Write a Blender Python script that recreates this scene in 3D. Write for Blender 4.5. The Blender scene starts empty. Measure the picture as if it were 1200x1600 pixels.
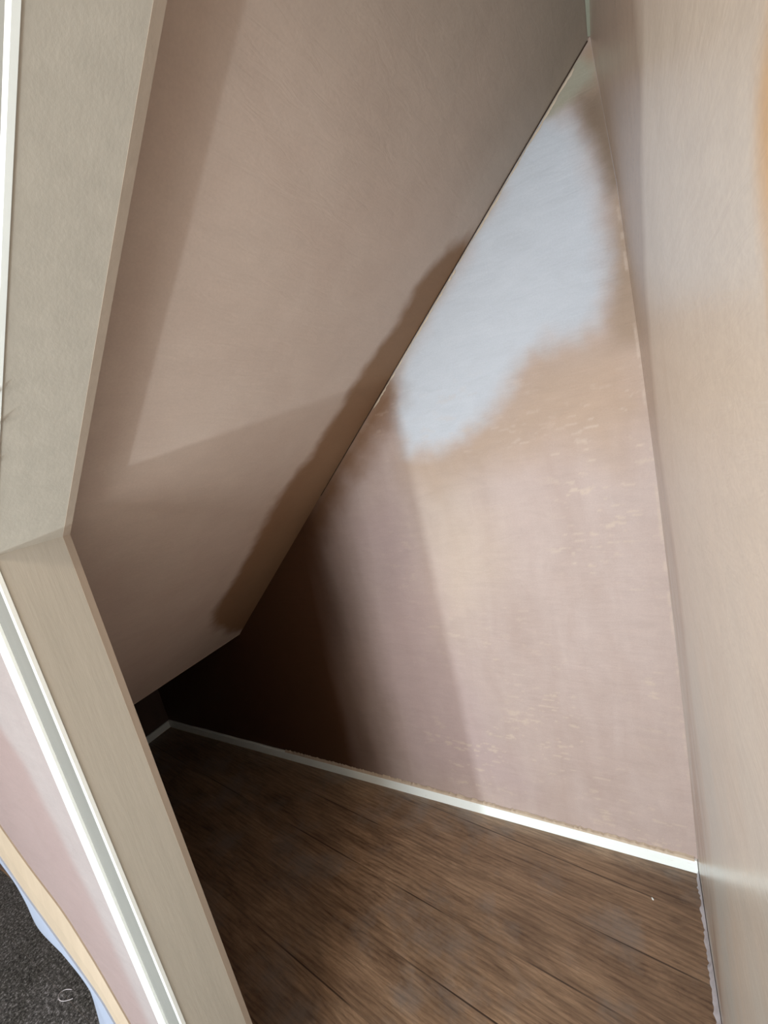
import bpy, bmesh, math, random
import numpy as np
from mathutils import Vector, Matrix

random.seed(4)
rng = np.random.default_rng(7)
S = bpy.context.scene
COL = S.collection

# ------------------------------------------------------------------ camera
# metres; camera lens at the origin, x right along the back wall, y into the cupboard, z up
cam_d = bpy.data.cameras.new('camera')
cam = bpy.data.objects.new('camera', cam_d)
COL.objects.link(cam)
cam_d.sensor_fit = 'VERTICAL'
cam_d.sensor_height = 24.0
cam_d.lens = 24.0 * 669.68 / 1600.0
cam_d.clip_start = 0.005
cam_d.clip_end = 50
r_ = Vector((0.84862654, 0.48079884, -0.22060252))      # camera right
d_ = Vector((-0.0968803, -0.2687116, -0.9583362))        # camera down
f_ = Vector((-0.5200454, 0.8346416, -0.1814559))         # camera forward
cam.matrix_world = Matrix(((r_.x, -d_.x, -f_.x, 0), (r_.y, -d_.y, -f_.y, 0), (r_.z, -d_.z, -f_.z, 0), (0, 0, 0, 1)))
S.camera = cam

# ------------------------------------------------------------------ view, world, lamps
S.view_settings.view_transform = 'Standard'
S.view_settings.look = 'None'
S.view_settings.gamma = 1
S.view_settings.use_curve_mapping = False
S.view_settings.exposure = -0.13
W = bpy.data.worlds.new('world')
S.world = W
W.use_nodes = True
W.node_tree.nodes['Background'].inputs[0].default_value = (0.75, 0.85, 1.0, 1)
W.node_tree.nodes['Background'].inputs[1].default_value = 0.6


def area(name, loc, target, sx, sy, power, col):
    l = bpy.data.lights.new(name, 'AREA')
    l.shape = 'RECTANGLE'
    l.size, l.size_y = sx, sy
    l.energy = power
    l.color = col
    o = bpy.data.objects.new(name, l)
    COL.objects.link(o)
    o.location = loc
    o.rotation_euler = (Vector(target) - Vector(loc)).to_track_quat('-Z', 'Y').to_euler()
    return o


LOW_SOURCE = (-1.065, -1.43, -1.217)
area('low_source_light', LOW_SOURCE, (-0.6, 0.6, -0.2), 0.055, 0.055, 30.0, (0.82, 0.95, 1.0))  # unseen low source set from the shadow edges, floating clear of any pane
area('low_fill_light', (-0.62, -1.72, -0.85), (-0.60, 0.6, 0.1), 1.05, 0.9, 56.0, (0.95, 0.97, 0.95))  # added broad fill that lifts the sloping ceiling from below
area('window_daylight', (-0.34, -1.72, 0.35), (-0.45, 0.6, -0.4), 0.5, 0.8, 24.0, (0.93, 0.96, 1.0))
area('ceiling_lamp_light', (-0.27, -0.80, 0.93), (-0.6, 0.3, -0.4), 0.16, 0.16, 10.0, (1.0, 0.84, 0.66))

# ------------------------------------------------------------------ measurements
FLOOR = -1.428
YB = 1.2                       # back wall
XL = -2.572                    # far (left) wall of the cupboard
TAN = 0.8654                   # rake of the stairs
CA, SA = 0.7562, 0.6544
SO = (-1.674, -0.762)          # lower edge of the sloping ceiling (x, z)
JX = -0.785                    # face of the upright lining
JY0, JY1 = 0.2208, 0.3204      # front and inner edge of the lining
JZ = -0.048                    # height of the mitre


# ------------------------------------------------------------------ helpers
def link_mesh(name, verts, faces, mat=None, parent=None, smooth=False):
    me = bpy.data.meshes.new(name)
    me.from_pydata([tuple(map(float, v)) for v in verts], [], [tuple(map(int, f)) for f in faces])
    me.update()
    o = bpy.data.objects.new(name, me)
    COL.objects.link(o)
    if mat:
        me.materials.append(mat)
    if smooth:
        for p in me.polygons:
            p.use_smooth = True
    if parent:
        o.parent = parent
    return o


def from_bm(name, bm, mat, parent=None, smooth=False):
    me = bpy.data.meshes.new(name)
    bmesh.ops.recalc_face_normals(bm, faces=bm.faces)
    bm.to_mesh(me)
    bm.free()
    me.materials.append(mat)
    o = bpy.data.objects.new(name, me)
    COL.objects.link(o)
    if smooth:
        for p in me.polygons:
            p.use_smooth = True
    if parent:
        o.parent = parent
    return o


def box(name, x0, x1, y0, y1, z0, z1, mat, parent=None, bevel=0.0):
    bm = bmesh.new()
    bmesh.ops.create_cube(bm, size=1)
    bmesh.ops.scale(bm, verts=bm.verts, vec=(x1 - x0, y1 - y0, z1 - z0))
    bmesh.ops.translate(bm, verts=bm.verts, vec=((x0 + x1) / 2, (y0 + y1) / 2, (z0 + z1) / 2))
    if bevel:
        bmesh.ops.bevel(bm, geom=bm.edges[:], offset=bevel, segments=2, affect='EDGES', profile=0.5)
    return from_bm(name, bm, mat, parent)


def sweep(name, profile, p0, p1, u, v, mat, parent=None, cut0=None, cut1=None):
    """extrude a 2D profile (in directions u, v) from p0 to p1; cut0/cut1 are planes (point, normal) that mitre the ends"""
    bm = bmesh.new()
    p0, p1, u, v = map(Vector, (p0, p1, u, v))
    ax = (p1 - p0).normalized()

    def end(p, cut):
        out = []
        for a, b in profile:
            q = p + u * a + v * b
            if cut:
                c, n = Vector(cut[0]), Vector(cut[1])
                q = q + ax * ((c - q).dot(n) / ax.dot(n))
            out.append(bm.verts.new(q))
        return out
    A, B = end(p0, cut0), end(p1, cut1)
    n = len(profile)
    for i in range(n):
        bm.faces.new((A[i], A[(i + 1) % n], B[(i + 1) % n], B[i]))
    bm.faces.new(A[::-1])
    bm.faces.new(B)
    return from_bm(name, bm, mat, parent)


def structure(o, label=None):
    o['kind'] = 'structure'
    if label:
        o['label'] = label
    return o


def thing(o, label, cat, group=None):
    o['label'] = label
    o['category'] = cat
    if group:
        o['group'] = group
    return o


def vnoise(u, v, scale, seed=0):
    """smooth value noise, 0..1"""
    r = np.random.default_rng(seed + 100)
    T = r.random((256, 256))
    x, y = u * scale + 50.3, v * scale + 71.7
    xi, yi = np.floor(x).astype(int), np.floor(y).astype(int)
    fx, fy = x - xi, y - yi
    fx, fy = fx * fx * (3 - 2 * fx), fy * fy * (3 - 2 * fy)
    g = lambda a, b: T[a % 256, b % 256]
    return (g(xi, yi) * (1 - fx) * (1 - fy) + g(xi + 1, yi) * fx * (1 - fy)
            + g(xi, yi + 1) * (1 - fx) * fy + g(xi + 1, yi + 1) * fx * fy)


def fbm(u, v, scale, seed=0, octaves=4):
    s, a, t = 0, 1, 0
    for k in range(octaves):
        s = s + a * vnoise(u, v, scale * 2 ** k, seed + k)
        t += a
        a *= 0.55
    return s / t


def sdist(u, v, poly):
    """signed distance to a polygon, positive inside"""
    P = np.array(poly, float)
    best = np.full(u.shape, 1e9)
    inside = np.zeros(u.shape, bool)
    for i in range(len(P)):
        ax, ay = P[i]
        bx, by = P[(i + 1) % len(P)]
        dx, dy = bx - ax, by - ay
        t = np.clip(((u - ax) * dx + (v - ay) * dy) / (dx * dx + dy * dy + 1e-12), 0, 1)
        best = np.minimum(best, np.hypot(u - ax - t * dx, v - ay - t * dy))
        c = (ay > v) != (by > v)
        with np.errstate(divide='ignore', invalid='ignore'):
            xi = ax + (v - ay) * dx / (dy if abs(dy) > 1e-9 else 1e-9)
        inside ^= c & (u < xi)
    return np.where(inside, best, -best)


def patch(u, v, poly, soft, wob=0.0, scale=14, seed=0):
    d = sdist(u, v, poly)
    if wob:
        d = d + wob * (fbm(u, v, scale, seed) - 0.5) * 2
    t = np.clip(d / soft * 0.5 + 0.5, 0, 1)
    return t * t * (3 - 2 * t)


def grid(name, U, V, fn, mat, masks=None, flip=False):
    """mesh over the parameters U x V; fn(u, v) -> x, y, z arrays; masks: dict name -> array"""
    uu, vv = np.meshgrid(U, V, indexing='ij')
    x, y, z = fn(uu, vv)
    nu, nv = uu.shape
    verts = np.stack([x + 0 * uu, y + 0 * uu, z + 0 * uu], -1).reshape(-1, 3)
    i = np.arange(nu * nv).reshape(nu, nv)
    q = np.stack([i[:-1, :-1], i[1:, :-1], i[1:, 1:], i[:-1, 1:]], -1).reshape(-1, 4)
    if flip:
        q = q[:, ::-1]
    me = bpy.data.meshes.new(name)
    me.vertices.add(len(verts))
    me.vertices.foreach_set('co', verts.ravel())
    me.loops.add(q.size)
    me.loops.foreach_set('vertex_index', q.ravel().astype(np.int32))
    me.polygons.add(len(q))
    me.polygons.foreach_set('loop_start', (np.arange(len(q)) * 4).astype(np.int32))
    me.update(calc_edges=True)
    me.polygons.foreach_set('use_smooth', np.ones(len(q), bool))
    for k, a in (masks or {}).items():
        at = me.attributes.new(k, 'FLOAT', 'POINT')
        at.data.foreach_set('value', a.ravel().astype(np.float32))
    me.materials.append(mat)
    o = bpy.data.objects.new(name, me)
    COL.objects.link(o)
    return o


# ------------------------------------------------------------------ materials
def new_mat(name, rough=0.6, spec=0.4):
    m = bpy.data.materials.new(name)
    m.use_nodes = True
    nt = m.node_tree
    b = nt.nodes['Principled BSDF']
    b.inputs['Roughness'].default_value = rough
    b.inputs['Specular IOR Level'].default_value = spec
    return m, nt, b


def N(nt, t, **kw):
    n = nt.nodes.new(t)
    for k, v in kw.items():
        setattr(n, k, v)
    return n


def noise(nt, co, scale, detail=4, rough=0.55, dist=0.0):
    n = N(nt, 'ShaderNodeTexNoise')
    n.inputs['Scale'].default_value = scale
    n.inputs['Detail'].default_value = detail
    n.inputs['Roughness'].default_value = rough
    n.inputs['Distortion'].default_value = dist
    nt.links.new(co, n.inputs['Vector'])
    return n.outputs['Fac']


def ramp(nt, fac, stops):
    r = N(nt, 'ShaderNodeValToRGB')
    e = r.color_ramp.elements
    while len(e) < len(stops):
        e.new(0.5)
    for el, (p, c) in zip(e, stops):
        el.position = p
        el.color = c if len(c) == 4 else (*c, 1)
    nt.links.new(fac, r.inputs['Fac'])
    return r.outputs['Color']


def mix(nt, fac, a, b, mode='MIX'):
    m = N(nt, 'ShaderNodeMix', data_type='RGBA', blend_type=mode)
    for sock, val in ((m.inputs[0], fac), (m.inputs[6], a), (m.inputs[7], b)):
        if isinstance(val, (int, float)):
            sock.default_value = val
        elif isinstance(val, tuple):
            sock.default_value = (*val, 1) if len(val) == 3 else val
        else:
            nt.links.new(val, sock)
    return m.outputs[2]


def bump(nt, b, h, strength, dist=0.002):
    n = N(nt, 'ShaderNodeBump')
    n.inputs['Strength'].default_value = strength
    n.inputs['Distance'].default_value = dist
    nt.links.new(h, n.inputs['Height'])
    nt.links.new(n.outputs['Normal'], b.inputs['Normal'])


def coords(nt, scale=(1, 1, 1), rot=(0, 0, 0)):
    t = N(nt, 'ShaderNodeTexCoord')
    m = N(nt, 'ShaderNodeMapping')
    m.inputs['Scale'].default_value = scale
    m.inputs['Rotation'].default_value = rot
    nt.links.new(t.outputs['Object'], m.inputs['Vector'])
    return m.outputs['Vector']


def plaster(name, base_lo, base_hi, tints, rough=0.55, spec=0.35, streak=(5, 5, 1.3), smear=0.3):
    """skim-coat plaster; tints = list of (mask attribute, colour)"""
    m, nt, b = new_mat(name, rough, spec)
    co = coords(nt)
    st = coords(nt, streak)
    c = ramp(nt, noise(nt, st, 2.2, 6, 0.6, 0.4), [(0.30, base_lo), (0.70, base_hi)])
    for k, col in tints:
        a = N(nt, 'ShaderNodeAttribute', attribute_name=k)
        c = mix(nt, a.outputs['Fac'], c, col)
    # broad smears left by the trowel, streaks and fine speckle
    sm_ = ramp(nt, noise(nt, coords(nt, (5, 5, 9), (0, 0.5, 0)), 1.7, 7, 0.62, 1.6), [(0.36, (0.90, 0.89, 0.88)), (0.5, (1, 1, 1)), (0.66, (1.08, 1.07, 1.06))])
    c = mix(nt, smear, c, sm_, 'MULTIPLY')
    tr = coords(nt, (6, 6, 34), (0.0, 0.12, 0.0))
    s1 = ramp(nt, noise(nt, tr, 1.6, 5, 0.65, 0.6), [(0.35, (0.93, 0.93, 0.93)), (0.72, (1.07, 1.06, 1.05))])
    c = mix(nt, 0.35, c, s1, 'MULTIPLY')
    s2 = ramp(nt, noise(nt, co, 260, 2, 0.6), [(0.3, (0.94, 0.94, 0.94)), (0.7, (1.05, 1.05, 1.05))])
    c = mix(nt, 0.6, c, s2, 'MULTIPLY')
    nt.links.new(c, b.inputs['Base Color'])
    ad = N(nt, 'ShaderNodeMath', operation='ADD')
    nt.links.new(noise(nt, tr, 2.5, 4, 0.6, 0.8), ad.inputs[0])
    nt.links.new(noise(nt, co, 7, 3), ad.inputs[1])
    bump(nt, b, ad.outputs[0], 0.16, 0.004)
    return m


ALB = 0.72


def lin(r, g, b):
    f = lambda c: (c / 255 / 12.92) if c / 255 <= 0.04045 else ((c / 255 + 0.055) / 1.055) ** 2.4
    return (ALB * f(r), ALB * f(g), ALB * f(b))


M_back = plaster('plaster_back_wall', lin(191, 170, 162), lin(203, 184, 178),
                 [('yellow', lin(212, 192, 170)), ('lilac', lin(190, 168, 168)), ('tan', lin(190, 164, 143)),
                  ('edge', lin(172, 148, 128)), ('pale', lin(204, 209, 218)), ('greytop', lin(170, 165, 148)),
                  ('blotch', lin(135, 115, 98)), ('brown', lin(140, 105, 78)), ('void_shade', lin(92, 62, 44)), ('chips', lin(215, 195, 180))])
M_soffit = plaster('plaster_sloping_ceiling', lin(214, 193, 180), lin(222, 203, 190),
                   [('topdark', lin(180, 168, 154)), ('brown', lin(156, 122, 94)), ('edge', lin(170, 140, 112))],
                   rough=0.7, spec=0.25, streak=(3, 3, 3), smear=0.12)
M_right = plaster('plaster_right_wall', lin(234, 216, 200), lin(244, 227, 211),
                  [('edge_reflection', lin(190, 166, 148)), ('grey', lin(228, 224, 216)), ('orange', lin(240, 190, 130))],
                  rough=0.25, spec=0.5, streak=(1.5, 3, 1.2))
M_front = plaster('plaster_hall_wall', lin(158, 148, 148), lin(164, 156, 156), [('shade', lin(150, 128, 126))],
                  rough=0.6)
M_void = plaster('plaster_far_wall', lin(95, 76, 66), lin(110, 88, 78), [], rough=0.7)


def painted(name, col, rough=0.4, spec=0.45, grain=0.5, var=0.05):
    m, nt, b = new_mat(name, rough, spec)
    g = coords(nt, (30, 30, 2.2))
    n = noise(nt, g, 1.5, 5, 0.6, 0.3)
    c = mix(nt, 1.0, col, ramp(nt, n, [(0.3, (1 - var,) * 3), (0.7, (1 + var,) * 3)]), 'MULTIPLY')
    nt.links.new(c, b.inputs['Base Color'])
    bump(nt, b, noise(nt, coords(nt, (90, 90, 9)), 2.0, 4, 0.6), 0.12 * grain, 0.002)
    return m


M_lining = painted('primed_lining_board', lin(206, 200, 188), 0.55, 0.3, 1.0)
M_bevel = painted('darker_lining_edge', lin(186, 170, 154), 0.7, 0.2, 1.0)  # darker than the lining board
M_grey = painted('grey_architrave', lin(128, 128, 124), 0.5, 0.3, 0.6)
M_white = painted('white_gloss', (0.83, 0.88, 0.87), 0.3, 0.5, 0.3, 0.02)
M_hallpaint = painted('hall_paint', lin(225, 215, 200), 0.7, 0.2, 0.3, 0.02)


def skirting_mat():
    m, nt, b = new_mat('white_skirting', 0.35, 0.45)
    co = coords(nt)
    c = ramp(nt, noise(nt, coords(nt, (9, 60, 60)), 3.0, 5, 0.7, 0.5), [(0.30, (0.62, 0.54, 0.46)), (0.36, (0.83, 0.88, 0.87))])
    nt.links.new(c, b.inputs['Base Color'])
    bump(nt, b, noise(nt, co, 60, 3), 0.1, 0.002)
    return m


M_skirt = skirting_mat()


def wood_mat():
    m, nt, b = new_mat('oak_effect_vinyl', 0.36, 0.5)
    t = N(nt, 'ShaderNodeTexCoord')
    rot = N(nt, 'ShaderNodeMapping')
    rot.inputs['Rotation'].default_value = (0, 0, math.radians(6.5))
    nt.links.new(t.outputs['Object'], rot.inputs['Vector'])
    P = rot.outputs['Vector']
    br = N(nt, 'ShaderNodeTexBrick')
    br.offset = 0.37
    br.inputs['Scale'].default_value = 1.0
    br.inputs['Brick Width'].default_value = 6.0
    br.inputs['Row Height'].default_value = 0.152
    br.inputs['Mortar Size'].default_value = 0.0024
    br.inputs['Mortar Smooth'].default_value = 0.4
    br.inputs['Bias'].default_value = 0.0
    br.inputs['Color1'].default_value = (0, 0, 0, 1)
    br.inputs['Color2'].default_value = (1, 1, 1, 1)
    br.inputs['Mortar'].default_value = (0.5, 0.5, 0.5, 1)
    nt.links.new(P, br.inputs['Vector'])
    # shift the grain for each plank
    sh = N(nt, 'ShaderNodeVectorMath', operation='MULTIPLY_ADD')
    nt.links.new(br.outputs['Color'], sh.inputs[0])
    sh.inputs[1].default_value = (3.1, 1.7, 2.3)
    nt.links.new(P, sh.inputs[2])

    def mp(scale):
        q = N(nt, 'ShaderNodeMapping')
        q.inputs['Scale'].default_value = scale
        nt.links.new(sh.outputs[0], q.inputs['Vector'])
        return q.outputs['Vector']
    g1 = noise(nt, mp((1.7, 11, 1)), 1.5, 9, 0.72, 1.8)
    g2 = noise(nt, mp((9, 120, 1)), 1.3, 8, 0.8, 0.9)
    big = noise(nt, mp((2.2, 5, 1)), 1.5, 4, 0.6, 0.9)
    wv = N(nt, 'ShaderNodeTexWave', wave_type='RINGS', rings_direction='SPHERICAL')
    wv.inputs['Scale'].default_value = 2.6
    wv.inputs['Distortion'].default_value = 7.0
    wv.inputs['Detail'].default_value = 4
    wv.inputs['Detail Scale'].default_value = 1.6
    nt.links.new(mp((1.3, 9.0, 1)), wv.inputs['Vector'])
    c = ramp(nt, g1, [(0.30, lin(84, 62, 48)), (0.42, lin(140, 114, 93)), (0.60, lin(176, 148, 122)), (0.76, lin(206, 178, 150))])
    c = mix(nt, 0.28, c, ramp(nt, wv.outputs['Fac'], [(0.0, lin(108, 80, 60)), (0.5, lin(180, 150, 120))]), 'MIX')
    c = mix(nt, 0.75, c, ramp(nt, g2, [(0.38, (0.62, 0.60, 0.58)), (0.60, (1.15, 1.14, 1.12))]), 'MULTIPLY')
    c = mix(nt, 0.8, c, ramp(nt, big, [(0.30, (0.62, 0.60, 0.60)), (0.62, (1.12, 1.12, 1.12))]), 'MULTIPLY')
    # grey dust scuffs left by the plastering
    du = ramp(nt, noise(nt, t.outputs['Object'], 5.5, 5, 0.65), [(0.50, (0, 0, 0)), (0.70, (0.6, 0.6, 0.6))])
    c = mix(nt, du, c, lin(150, 142, 136))
    ln = N(nt, 'ShaderNodeMath', operation='MULTIPLY')
    nt.links.new(br.outputs['Fac'], ln.inputs[0])
    nt.links.new(ramp(nt, noise(nt, mp((2.5, 2.5, 1)), 1.3, 3), [(0.42, (0, 0, 0)), (0.58, (0.85, 0.85, 0.85))]), ln.inputs[1])
    c = mix(nt, ln.outputs[0], c, lin(50, 36, 30))
    nt.links.new(c, b.inputs['Base Color'])
    bump(nt, b, g2, 0.15, 0.002)
    return m


M_wood = wood_mat()


def carpet_mat():
    m, nt, b = new_mat('charcoal_carpet', 0.95, 0.05)
    co = coords(nt)
    c = ramp(nt, noise(nt, co, 110, 5, 0.85), [(0.38, lin(56, 55, 56)), (0.54, lin(110, 108, 106)), (0.66, lin(200, 198, 202))])
    c = mix(nt, 0.8, c, ramp(nt, noise(nt, co, 9, 3), [(0.35, (0.7, 0.7, 0.68)), (0.65, (1.15, 1.15, 1.2))]), 'MULTIPLY')
    nt.links.new(c, b.inputs['Base Color'])
    bump(nt, b, noise(nt, co, 320, 3, 0.7), 0.8, 0.006)
    return m


M_carpet = carpet_mat()
M_cream = painted('cream_plaster_edge', lin(182, 165, 145), 0.6, 0.25, 0.6)
M_blue = painted('pale_blue_white_paint', lin(172, 182, 204), 0.45, 0.4, 0.3)
M_line = painted('pale_plaster_nib', lin(214, 196, 176), 0.7, 0.2, 0.3)
M_gap = painted('dark_gap', lin(70, 55, 45), 0.9, 0.1, 0.3)
M_bead = painted('grey_green_board', lin(176, 178, 160), 0.7, 0.2, 0.3)

# ------------------------------------------------------------------ floors
o = grid('floor', np.linspace(XL - 0.05, 0.10, 30), np.linspace(0.225, YB + 0.02, 14),
         lambda u, v: (u, v, FLOOR + 0 * u), M_wood)
structure(o, 'dark oak effect vinyl plank floor inside the cupboard')


# ------------------------------------------------------------------ back wall
def corner_x(z):
    """the trowelled corner between back and right wall is not quite plumb"""
    return np.interp(z, [-1.43, -1.1, -0.77, -0.3, 0.07, 0.40, 0.68, 1.0], [0.0275, 0.031, 0.032, 0.029, 0.0228, 0.0136, -0.0044, -0.012])


def back_masks(u, v):
    m = {}
    m['pale'] = patch(u, v, [(-0.113, 0.62), (-0.068, 0.575), (-0.042, 0.546), (-0.025, 0.476), (-0.013, 0.395), (-0.018, 0.292),
                             (-0.03, 0.201), (-0.053, 0.131), (-0.097, 0.115), (-0.161, 0.127), (-0.21, 0.11), (-0.267, 0.06),
                             (-0.331, -0.01), (-0.436, -0.07), (-0.522, -0.093), (-0.606, -0.078), (-0.635, 0.036), (-0.615, 0.142),
                             (-0.495, 0.252), (-0.372, 0.365), (-0.258, 0.466), (-0.18, 0.54)], 0.045, 0.020, 20, 1)
    m['greytop'] = patch(u, v, [(-0.028, 0.658), (-0.003, 0.627), (-0.01, 0.602), (-0.043, 0.584), (-0.10, 0.590), (-0.075, 0.625)], 0.014, 0.012, 45, 2)
    m['blotch'] = patch(u, v, [(-0.036, 0.592), (0.01, 0.590), (0.022, 0.528), (0.022, 0.40), (0.004, 0.39), (-0.016, 0.48), (-0.046, 0.545)], 0.03, 0.012, 30, 3)
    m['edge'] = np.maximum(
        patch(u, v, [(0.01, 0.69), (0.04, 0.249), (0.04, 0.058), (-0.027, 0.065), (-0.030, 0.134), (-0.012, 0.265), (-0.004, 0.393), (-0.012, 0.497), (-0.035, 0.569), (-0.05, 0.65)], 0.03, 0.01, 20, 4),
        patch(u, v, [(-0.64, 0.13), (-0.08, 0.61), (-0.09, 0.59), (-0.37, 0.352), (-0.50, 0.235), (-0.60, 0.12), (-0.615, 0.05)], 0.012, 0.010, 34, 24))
    m['tan'] = 0.9 * patch(u, v, [(-0.209, 0.117), (-0.104, 0.11), (-0.023, 0.1), (0.03, 0.054), (0.03, -0.085), (-0.056, -0.198), (-0.199, -0.14),
                                  (-0.338, -0.152), (-0.546, -0.199), (-0.618, -0.127), (-0.502, -0.096), (-0.331, -0.01), (-0.267, 0.06)], 0.10, 0.03, 12, 5)
    m['yellow'] = 0.4 * patch(u, v, [(-0.604, -0.068), (-0.488, -0.128), (-0.40, -0.30), (-0.40, -0.498), (-0.593, -0.70), (-0.62, -0.382), (-0.633, -0.187)], 0.12, 0.04, 9, 6)
    m['lilac'] = 0.6 * patch(u, v, [(-0.85, -0.30), (-0.704, -0.2), (-0.678, -0.379), (-0.60, -0.852), (-0.45, -1.27), (-0.877, -1.334), (-0.939, -0.884)], 0.12, 0.05, 9, 7)
    m['brown'] = patch(u, v, [(-0.618, 0.16), (-0.766, 0.06), (-1.674, -0.74), (-1.66, -0.85), (-1.30, -0.56), (-1.05, -0.33), (-0.86, -0.14), (-0.70, -0.01), (-0.60, 0.085)], 0.07, 0.03, 14, 8)
    ch = fbm(u * 0.7 + v * 0.2, v * 2.6, 38, 9, 4)
    m['chips'] = 0.65 * np.clip((ch - 0.66) / 0.06, 0, 1) * np.clip(fbm(u, v, 4, 13) * 4 - 1.6, 0, 1) * np.clip(0.5 - v * 4, 0, 1) * np.clip((u + 0.85) * 6, 0, 1)
    m['void_shade'] = np.clip((-u - 0.80 + 0.10 * (v + 0.3) + 0.10 * (fbm(u * 2.5, v * 0.5, 3, 12) - 0.5)) / 0.34, 0, 1)  # painted shade in a brown stain, deepening the dark left end
    # pale ridge of plaster down the right corner
    m['chips'] = np.maximum(m['chips'], 0.7 * np.clip(1 - np.abs(u - corner_x(v) + 0.003) / (0.010 * fbm(u, v, 30, 14)), 0, 1) * np.clip(fbm(u, v, 26, 11) * 8 - 4, 0, 1) * (v < 0.45))
    return m


U = np.concatenate([np.linspace(XL, -1.75, 60), np.linspace(-1.74, 0.0, 420)])
V = np.linspace(FLOOR, 0.74, 440)
uu, vv = np.meshgrid(U, V, indexing='ij')
t_ = np.clip((uu + 0.6) / 0.6, 0, 1)
xx = uu + t_ * corner_x(vv)
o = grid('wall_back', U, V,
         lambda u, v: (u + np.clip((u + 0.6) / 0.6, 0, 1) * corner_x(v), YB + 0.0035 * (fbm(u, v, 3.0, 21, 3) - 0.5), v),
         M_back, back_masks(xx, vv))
structure(o, 'pink plastered back wall with a large pale dry patch under the slope')

# ------------------------------------------------------------------ right wall
Yr = np.concatenate([np.linspace(-1.8, 0.0, 30), np.linspace(0.01, YB, 170)])
Zr = np.linspace(FLOOR, 1.0, 260)
yy, zz = np.meshgrid(Yr, Zr, indexing='ij')
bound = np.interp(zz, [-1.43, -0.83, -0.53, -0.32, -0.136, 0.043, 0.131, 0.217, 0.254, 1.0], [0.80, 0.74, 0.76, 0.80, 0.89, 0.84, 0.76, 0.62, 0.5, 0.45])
edge_reflection = np.clip((yy - bound + 0.05 * (fbm(yy, zz, 5, 31) - 0.5)) / 0.10 + 0.5, 0, 1)  # painted reflection of the back wall's brown edge beside the corner
org = patch(yy, zz, [(0.10, 0.12), (0.198, 0.075), (0.205, 0.049), (0.200, 0.02), (0.185, -0.03), (0.1, -0.05)], 0.012, 0.004, 30, 33)
gry = np.clip((-zz - 0.05) / 0.5, 0, 1) * np.clip(fbm(yy, zz * 0.5, 6, 35) * 2.2 - 0.5, 0, 1)
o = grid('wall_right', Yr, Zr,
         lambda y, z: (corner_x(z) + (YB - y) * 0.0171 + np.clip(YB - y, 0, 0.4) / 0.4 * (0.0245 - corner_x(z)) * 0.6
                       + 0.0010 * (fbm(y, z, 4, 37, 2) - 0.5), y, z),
         M_right, {'edge_reflection': edge_reflection, 'orange': org, 'grey': gry}, flip=True)
structure(o, 'smooth beige plastered right wall seen edge-on')

# ------------------------------------------------------------------ sloping ceiling
Us = np.linspace(0.0, 2.30, 400)
Vs = np.linspace(0.318, YB + 0.002, 170)
uu, vv = np.meshgrid(Us, Vs, indexing='ij')
sm = {
    'brown': patch(uu, vv, [(1.811, 1.16), (1.756, 1.111), (1.651, 1.065), (1.567, 1.065), (1.483, 1.036), (1.356, 1.005), (1.249, 1.011),
                            (1.112, 0.984), (0.997, 0.937), (0.921, 0.922), (0.773, 0.924), (0.605, 0.927), (0.47, 0.909), (0.356, 0.902),
                            (0.22, 0.99), (0.17, 1.039), (0.05, 1.15), (0.0, 1.3), (1.80, 1.3)], 0.03, 0.022, 16, 41),
    'edge': patch(uu, vv, [(1.2, 1.3), (1.2, 1.10), (0.9, 1.03), (0.35, 1.0), (0.1, 1.3)], 0.06, 0.03, 14, 42) * 0.35,
    'topdark': patch(uu, vv, [(1.98, 0.5), (2.4, 0.5), (2.4, 1.3), (1.90, 1.3), (1.98, 0.95)], 0.30, 0.06, 6, 43),  # greyer tone at the top, partly painted light falloff
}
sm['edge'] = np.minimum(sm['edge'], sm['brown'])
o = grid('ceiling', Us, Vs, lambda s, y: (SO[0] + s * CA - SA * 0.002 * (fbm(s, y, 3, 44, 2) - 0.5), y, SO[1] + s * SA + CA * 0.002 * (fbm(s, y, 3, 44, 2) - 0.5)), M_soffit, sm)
structure(o, 'sloping plastered underside of the stairs with a brown strip of dampness')
nrm = Vector((-SA, 0, CA))      # up and away from the cupboard
rake = Vector((CA, 0, SA))
A3 = Vector((SO[0], 0, SO[1]))
# board above the plaster gives the slope its thickness and closes it from above
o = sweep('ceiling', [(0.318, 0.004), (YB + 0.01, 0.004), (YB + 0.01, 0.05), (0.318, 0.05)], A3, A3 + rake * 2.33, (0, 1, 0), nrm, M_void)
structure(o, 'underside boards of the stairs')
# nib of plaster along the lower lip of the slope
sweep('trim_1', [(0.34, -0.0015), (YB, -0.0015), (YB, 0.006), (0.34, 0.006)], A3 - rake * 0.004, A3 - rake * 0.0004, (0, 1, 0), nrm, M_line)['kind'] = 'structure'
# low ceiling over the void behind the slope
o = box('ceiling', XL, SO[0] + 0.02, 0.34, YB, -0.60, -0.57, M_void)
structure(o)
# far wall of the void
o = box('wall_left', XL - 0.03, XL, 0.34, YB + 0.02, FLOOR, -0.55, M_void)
structure(o, 'dark low end wall at the back of the cupboard')

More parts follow.
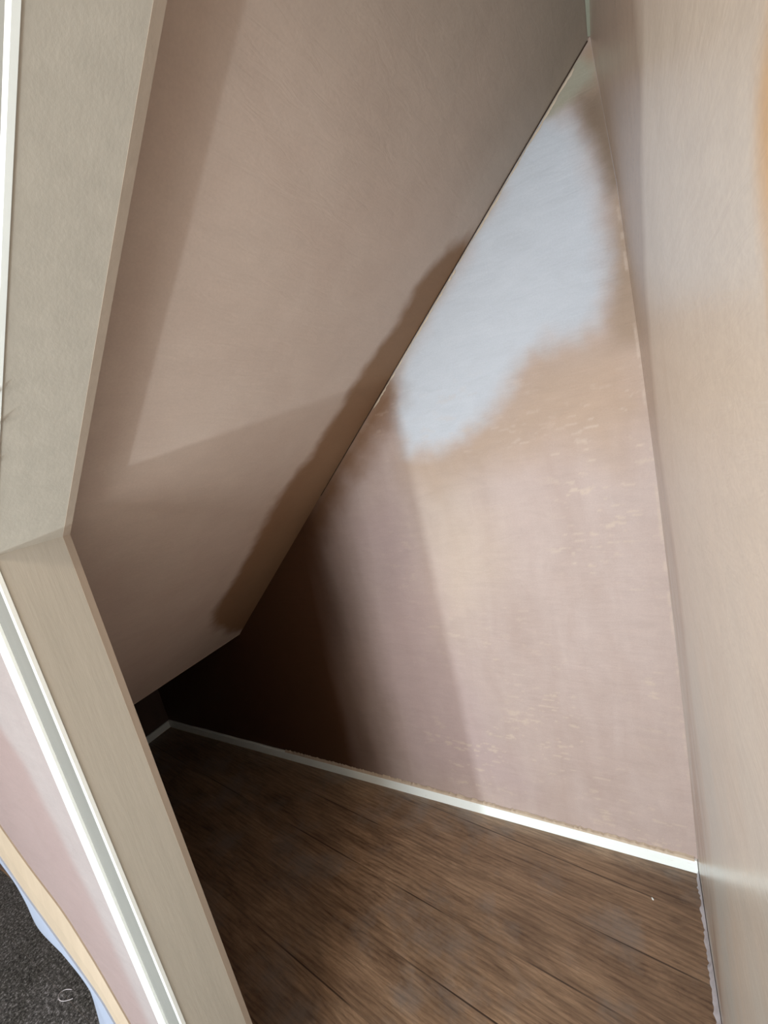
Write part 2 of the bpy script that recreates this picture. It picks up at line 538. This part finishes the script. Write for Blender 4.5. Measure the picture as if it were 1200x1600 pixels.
# fine shadow gap and pale nibs where the slope meets the back wall
B0 = Vector((SO[0], YB - 0.001, SO[1]))
sweep('trim_2', [(-0.0015, 0), (0.0, 0), (0.0, -0.0022), (-0.0015, -0.0022)], B0 + rake * 0.9, B0 + rake * 2.2, (0, 1, 0), nrm, M_gap)['kind'] = 'structure'
bm = bmesh.new()
for k in range(70):
    s = random.uniform(1.30, 2.15)
    L = random.uniform(0.006, 0.03)
    w = random.uniform(0.0012, 0.0035)
    p = B0 + rake * s - nrm * (0.003 + w)
    v = [bm.verts.new(p + rake * a + nrm * b + Vector((0, c, 0))) for a, b, c in
         ((-L, 0, 0), (-L * 0.3, w, 0), (L, 0, 0), (L * 0.2, -w, 0), (0, 0, -0.002))]
    for a, b in ((0, 1), (1, 2), (2, 3), (3, 0)):
        bm.faces.new((v[a], v[b], v[4]))
    bm.faces.new((v[3], v[2], v[1], v[0]))
from_bm('trim_3', bm, M_line)['kind'] = 'structure'

# pale strip of bare board between the slope and the right wall at the top
top = Vector((-0.006, 0, 0.676))
vs, fs = [], []
for i, (y, w) in enumerate([(1.19, 0.006), (1.05, 0.009), (0.9, 0.010), (0.75, 0.010), (0.5, 0.010), (0.35, 0.010)]):
    cx = float(corner_x(0.66)) + (YB - y) * 0.0171 + min(YB - y, 0.4) / 0.4 * (0.0245 - float(corner_x(0.66))) * 0.6
    zc = SO[1] + (cx - SO[0]) * TAN
    vs += [(cx - w, y, zc - w * TAN - 0.0005), (cx - 0.0006, y, zc - 0.0005), (cx - 0.0006, y, zc - w * 1.2)]
for i in range(5):
    a, b = i * 3, i * 3 + 3
    fs += [(a, a + 1, b + 1, b), (a + 1, a + 2, b + 2, b + 1), (a + 2, a, b, b + 2)]
o = link_mesh('trim_4', vs, fs, M_bead)
o['kind'] = 'structure'

# ------------------------------------------------------------------ skirtings
SK = 0.043


def skirting(name, x0, x1, label):
    n = 160
    vs, fs = [], []
    prof = [(0.0, 0.0), (-0.010, 0.0), (-0.010, SK - 0.004), (-0.007, SK - 0.0005), (0.0, SK)]
    for i in range(n + 1):
        x = x0 + (x1 - x0) * i / n
        j = 0.0015 * math.sin(i * 0.37) * math.sin(i * 0.11)
        for (a, b) in prof:
            vs.append((x, YB + a, FLOOR + b + (j if b > 0 else 0)))
    k = len(prof)
    for i in range(n):
        for q in range(k - 1):
            fs.append((i * k + q, (i + 1) * k + q, (i + 1) * k + q + 1, i * k + q + 1))
    fs += [tuple(range(k)), tuple(range(n * k + k - 1, n * k - 1, -1))]
    o = link_mesh(name, vs, fs, M_skirt)
    structure(o, label)


skirting('baseboard_back', XL, 0.026, 'narrow glossy white skirting along the foot of the back wall')
o = box('baseboard_left', XL, XL + 0.010, 0.5, YB - 0.010, FLOOR, FLOOR + SK, M_skirt, bevel=0.002)
structure(o, 'narrow white skirting on the dark end wall')
# line of lumpy plaster on top of the skirting
vs, fs = [], []
n = 220
for i in range(n + 1):
    x = -1.6 + 1.62 * i / n
    h = 0.004 + 0.006 * random.random() ** 2
    vs += [(x, YB - 0.0105, FLOOR + SK - 0.001), (x, YB - 0.007, FLOOR + SK + h * 0.6), (x, YB - 0.0005, FLOOR + SK + h)]
for i in range(n):
    a, b = i * 3, i * 3 + 3
    fs += [(a, b, b + 1, a + 1), (a + 1, b + 1, b + 2, a + 2)]
link_mesh('trim_5', vs, fs, M_line)['kind'] = 'structure'

# dried plaster splash along the foot of the right wall
vs, fs = [], []
n = 140
for i in range(n + 1):
    y = YB - 0.012 - 0.95 * i / n
    wx = 0.0275 + (YB - y) * 0.0171 + min(YB - y, 0.4) / 0.4 * (0.0245 - 0.0275) * 0.6
    w = 0.004 + 0.0035 * i / n * 3 + 0.004 * random.random() + 0.003 * math.sin(i * 0.3) ** 2
    h = 0.014 + 0.005 * math.sin(i * 0.21) + 0.003 * random.random()
    vs += [(wx - w, y, FLOOR + 0.0005), (wx - w * 0.55, y, FLOOR + h * 0.25), (wx - 0.0015, y, FLOOR + h)]
for i in range(n):
    a, b = i * 3, i * 3 + 3
    fs += [(a, a + 1, b + 1, b), (a + 1, a + 2, b + 2, b + 1)]
M_splash = painted('lilac_white_splash', lin(205, 200, 206), 0.6, 0.3, 1.0, 0.15)
link_mesh('baseboard_right', vs, fs, M_splash, smooth=True)['kind'] = 'structure'

# ------------------------------------------------------------------ door frame in the partition
frame = bpy.data.objects.new('cupboard_opening_frame', None)
COL.objects.link(frame)
frame.location = (JX, JY0, FLOOR)
thing(frame, 'angled cupboard door frame with an upright and a raking head mitred together', 'door frame')
bpy.context.view_layer.update()


def to_frame(o):
    o.parent = frame
    o.matrix_parent_inverse = Matrix.Translation(-Vector(frame.location))
    return o


MIT = Vector((JX, 0, JZ))
half = (Vector((0, 0, -1)) + rake).normalized()
mn = (Vector((0, 0, 1)) + rake).normalized()             # normal of the mitre plane (bisects up and rake)
cut = (MIT, mn)
topr = MIT + rake * 1.06
# profiles: a = depth y, b = away from the opening (jamb: -x ; head: nrm)
BV = 0.0105
board = [(JY0, 0.0), (JY1 - BV, 0.0), (JY1, 0.0008), (JY1, 0.022), (JY0, 0.022)]
to_frame(sweep('jamb_board', board, (JX, 0, FLOOR), MIT, (0, 1, 0), (-1, 0, 0), M_lining, cut1=cut))
to_frame(sweep('head_board', board, MIT, topr, (0, 1, 0), nrm, M_lining, cut0=cut))
bev = [(JY1 - BV, -0.0004), (JY1 + 0.0006, 0.0004), (JY1 + 0.0006, 0.012), (JY1 - BV, 0.004)]
to_frame(sweep('jamb_back_edge', bev, (JX, 0, FLOOR), MIT, (0, 1, 0), (-1, 0, 0), M_bevel, cut1=cut))
to_frame(sweep('head_back_edge', bev, MIT, topr, (0, 1, 0), nrm, M_bevel, cut0=cut))
# white arris along the hall side
arr = [(JY0 + 0.0015, -0.0012), (JY0 - 0.004, -0.0012), (JY0 - 0.0050, 0.0005), (JY0 - 0.0050, 0.0045), (JY0 + 0.0015, 0.006)]
ja = to_frame(sweep('jamb_white_arris', arr, (JX, 0, FLOOR), MIT, (0, 1, 0), (-1, 0, 0), M_white, cut1=cut))
to_frame(sweep('head_white_arris', arr, MIT, topr, (0, 1, 0), nrm, M_white, cut0=cut))
# grey architrave with a raised white outer band
arc = [(JY0, 0.006), (JY0 - 0.004, 0.006), (JY0 - 0.004, 0.062), (JY0, 0.062)]
to_frame(sweep('jamb_architrave', arc, (JX, 0, FLOOR), MIT, (0, 1, 0), (-1, 0, 0), M_grey, cut1=cut))
to_frame(sweep('head_architrave', arc, MIT, topr, (0, 1, 0), nrm, M_grey, cut0=cut))
band = [(JY0, 0.062), (JY0 - 0.008, 0.062), (JY0 - 0.011, 0.068), (JY0 - 0.009, 0.094), (JY0 - 0.006, 0.103), (JY0, 0.103)]
to_frame(sweep('jamb_outer_band', band, (JX, 0, FLOOR), MIT, (0, 1, 0), (-1, 0, 0), M_white, cut1=cut))
to_frame(sweep('head_outer_band', band, MIT, topr, (0, 1, 0), nrm, M_white, cut0=cut))

# ------------------------------------------------------------------ partition wall to the hall
LIP_A = [(-1.543, 0.221, -0.578), (-1.434, 0.221, -0.724), (-1.34, 0.221, -0.811), (-1.219, 0.221, -0.892), (-1.149, 0.221, -1.003), (-1.091, 0.221, -1.148), (-1.064, 0.221, -1.236)]
LIP_B = [(-1.647, 0.206, -0.712), (-1.485, 0.206, -0.821), (-1.401, 0.206, -0.903), (-1.311, 0.206, -0.968), (-1.216, 0.206, -1.036), (-1.151, 0.206, -1.092), (-1.127, 0.206, -1.149), (-1.1, 0.206, -1.238)]
LIP_C = [(-1.789, 0.214, -0.808), (-1.575, 0.214, -0.888), (-1.484, 0.214, -0.919), (-1.519, 0.214, -1.087), (-1.379, 0.214, -1.093), (-1.286, 0.214, -1.097), (-1.26, 0.214, -1.151), (-1.314, 0.214, -1.293), (-1.417, 0.214, -1.498)]
# outer plaster face: fan of strips from the wavy lower edge up to the frame
CEIL = 1.0
xs_lip = np.array([p[0] for p in LIP_A])
zs_lip = np.array([p[2] for p in LIP_A])
order = np.argsort(xs_lip)
Uf = np.linspace(-2.6, JX - 0.015, 150)
Vf = np.linspace(0, 1, 200)


def low_edge(x):
    return np.maximum(np.interp(x, xs_lip[order], zs_lip[order]) - 0.030, FLOOR)


def up_edge(x):
    return np.full_like(x, CEIL)


def front_fn(u, v):
    z0, z1 = low_edge(u), up_edge(u)
    return u, JY0 + 0 * u, z0 + (z1 - z0) * v


uu, vv = np.meshgrid(Uf, Vf, indexing='ij')
fx, fy, fz = front_fn(uu, vv)
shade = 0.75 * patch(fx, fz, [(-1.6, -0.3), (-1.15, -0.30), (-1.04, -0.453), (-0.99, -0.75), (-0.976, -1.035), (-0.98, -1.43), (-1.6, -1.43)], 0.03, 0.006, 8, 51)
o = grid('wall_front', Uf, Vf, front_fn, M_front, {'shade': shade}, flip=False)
structure(o, 'pink plastered hall wall beside the door frame')
# the part above the raking head
X2 = np.linspace(JX - 0.015, 0.06, 60)


def above_fn(u, v):
    z0 = JZ + (u - JX) * TAN + 0.01
    return u, JY0 + 0 * u, z0 + (CEIL - z0) * v


structure(grid('wall_front', X2, np.linspace(0, 1, 20), above_fn, M_front, {'shade': np.zeros((60, 20))}),
          'pink plastered hall wall above the raking door head')
# inner leaf of the partition
def slab(name, pts, y0, y1, mat):
    n = len(pts)
    vs = [(a, y0, c) for a, c in pts] + [(a, y1, c) for a, c in pts]
    fs = [tuple(range(n)), tuple(range(2 * n - 1, n - 1, -1))] + [(i, i + n, (i + 1) % n + n, (i + 1) % n) for i in range(n)]
    return structure(link_mesh(name, vs, fs, mat), 'inner leaf of the partition hidden behind the frame')


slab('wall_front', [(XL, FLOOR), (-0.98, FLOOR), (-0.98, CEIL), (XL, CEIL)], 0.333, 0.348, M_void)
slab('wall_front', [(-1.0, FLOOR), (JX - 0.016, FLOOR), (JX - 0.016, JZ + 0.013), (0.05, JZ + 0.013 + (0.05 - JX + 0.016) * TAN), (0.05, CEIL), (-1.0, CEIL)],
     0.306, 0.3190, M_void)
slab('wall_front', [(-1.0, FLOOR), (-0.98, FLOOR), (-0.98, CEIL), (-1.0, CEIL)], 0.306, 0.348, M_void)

# wavy cream plaster edge with a pale blue-white underside
def ribbon(name, P, Q, mat, th):
    n = len(P)

    def dense(L):
        L = np.array(L)
        t = np.arange(len(L))
        tt = np.linspace(0, len(L) - 1, 90)
        return np.stack([np.interp(tt, t, L[:, k]) for k in range(3)], -1)
    P, Q = dense(P), dense(Q)
    P[:, 1] -= 0.003
    # soften the corners
    for _ in range(14):
        P[1:-1] = (P[:-2] + 2 * P[1:-1] + P[2:]) / 4
        Q[1:-1] = (Q[:-2] + 2 * Q[1:-1] + Q[2:]) / 4
    M = (P + Q) / 2 + np.array([0, -0.003, 0])
    n = len(P)
    back = np.array([0, th, 0])
    rows = [P, M, Q, Q + back, P + back]
    vs = np.concatenate(rows)
    fs = []
    for r in range(5):
        a, b = r * n, ((r + 1) % 5) * n
        for i in range(n - 1):
            fs.append((a + i, a + i + 1, b + i + 1, b + i))
    fs.append([k * n for k in range(5)])
    fs.append([k * n + n - 1 for k in range(5)][::-1])
    return link_mesh(name, vs, fs, mat, smooth=False)


structure(ribbon('trim_6', LIP_A, LIP_B, M_cream, 0.012), 'wavy cream edge at the foot of the pink hall wall')
structure(ribbon('trim_7', LIP_B, LIP_C, M_blue, 0.008), 'pale blue-white edge below the wavy cream strip')

# ------------------------------------------------------------------ hall
structure(box('floor', -3.0, 0.3, -1.8, 0.2248, FLOOR - 0.02, FLOOR, M_carpet), 'charcoal carpet in the hall')
structure(box('floor', -3.0, JX - 0.03, 0.2252, 0.328, FLOOR - 0.02, FLOOR + 0.0006, M_carpet), 'charcoal carpet running under the wall edge')
structure(box('ceiling', -3.0, 0.3, -1.8, 0.34, CEIL, CEIL + 0.03, M_hallpaint), 'hall ceiling')
structure(box('wall_left', -3.03, -3.0, -1.8, 0.34, FLOOR, CEIL, M_hallpaint), 'hall wall')
# hall wall behind the camera with a window opening and a low opening added for the fill light
wx0, wx1, wz0, wz1 = -0.62, -0.06, -0.10, 0.80
lx0, lx1, lz0, lz1 = -1.20, -0.06, -1.36, -0.34
for (a, b, c, d) in ((-3.0, lx0, FLOOR, CEIL), (lx0, lx1, FLOOR, lz0), (lx0, wx0, lz1, CEIL), (wx0, wx1, lz1 + 0.001, wz0), (wx0, wx1, wz1, CEIL), (wx1, 0.3, FLOOR, CEIL)):
    structure(box('wall_hall', a, b, -1.83, -1.8, c, d, M_hallpaint))
for nme, (a, b, c, d) in (('window_1', (wx0, wx1, wz0, wz1)), ('fill_opening', (lx0, lx1, lz0, lz1))):  # second frame is added around the low fill light
    bm = bmesh.new()
    for (x0, x1, z0, z1) in ((a, b, c, c + 0.03), (a, b, d - 0.03, d), (a, a + 0.03, c + 0.03, d - 0.03), (b - 0.03, b, c + 0.03, d - 0.03)):
        r = bmesh.ops.create_cube(bm, size=1)
        bmesh.ops.scale(bm, verts=r['verts'], vec=(x1 - x0, 0.04, z1 - z0))
        bmesh.ops.translate(bm, verts=r['verts'], vec=((x0 + x1) / 2, -1.81, (z0 + z1) / 2))
    structure(from_bm(nme, bm, M_white))

# ------------------------------------------------------------------ small things
# crumb of plaster on the vinyl
bm = bmesh.new()
bmesh.ops.create_icosphere(bm, subdivisions=2, radius=1)
for v in bm.verts:
    v.co *= 1 + 0.25 * (random.random() - 0.5)
bmesh.ops.scale(bm, verts=bm.verts, vec=(0.0022, 0.0040, 0.0018))
o = from_bm('plaster_crumb', bm, M_white)
o.location = (-0.091, 1.076, FLOOR + 0.0017)
o.rotation_euler = (0, 0, 0.5)
thing(o, 'tiny white crumb of plaster on the wood floor near the corner', 'plaster crumb')
# dark splinters at the hall edge of the raking head
M_dark = painted('splinter', lin(95, 70, 52), 0.8, 0.2, 1.0, 0.2)
for k, (x, z) in enumerate(((-0.578, 0.128), (-0.612, 0.100), (-0.655, 0.060))):
    bm = bmesh.new()
    L = (0.006, 0.009, 0.005)[k]
    a = [bm.verts.new(p) for p in ((0, 0, 0), (L, -0.0008, 0.001), (L * 0.5, -0.001, 0.0022), (L * 0.4, 0.001, -0.0012), (L * 1.5, -0.002, -0.0015))]
    for q in ((0, 1, 2), (0, 3, 1), (0, 2, 3), (1, 4, 2), (3, 4, 1), (2, 4, 3)):
        bm.faces.new([a[i] for i in q])
    w_ = from_bm('splinter', bm, M_dark)
    w_.location = (x, JY0 - 0.004, JZ + (x - JX) * TAN - 0.001)
    to_frame(w_)
    w_['label'] = 'dark brown splinter'
# loose pale thread curled on the carpet
cu = bpy.data.curves.new('thread', 'CURVE')
cu.dimensions = '3D'
cu.bevel_depth = 0.0011
cu.bevel_resolution = 2
sp = cu.splines.new('NURBS')
pts = [(-1.600, 0.232, 0.004), (-1.612, 0.212, 0.012), (-1.635, 0.208, 0.016), (-1.655, 0.220, 0.012), (-1.650, 0.236, 0.006), (-1.63, 0.242, 0.004)]
sp.points.add(len(pts) - 1)
for p, q in zip(sp.points, pts):
    p.co = (*q, 1)
sp.use_endpoint_u = True
tmp = bpy.data.objects.new('thread_path', cu)
COL.objects.link(tmp)
bpy.context.view_layer.update()
me = bpy.data.meshes.new_from_object(tmp.evaluated_get(bpy.context.evaluated_depsgraph_get()))
bpy.data.objects.remove(tmp)
o = bpy.data.objects.new('loose_thread', me)
COL.objects.link(o)
o.location = (0, 0, FLOOR)
me.materials.clear()
me.materials.append(M_splash)
thing(o, 'pale loose thread curled on the charcoal carpet beside the wall edge', 'thread')
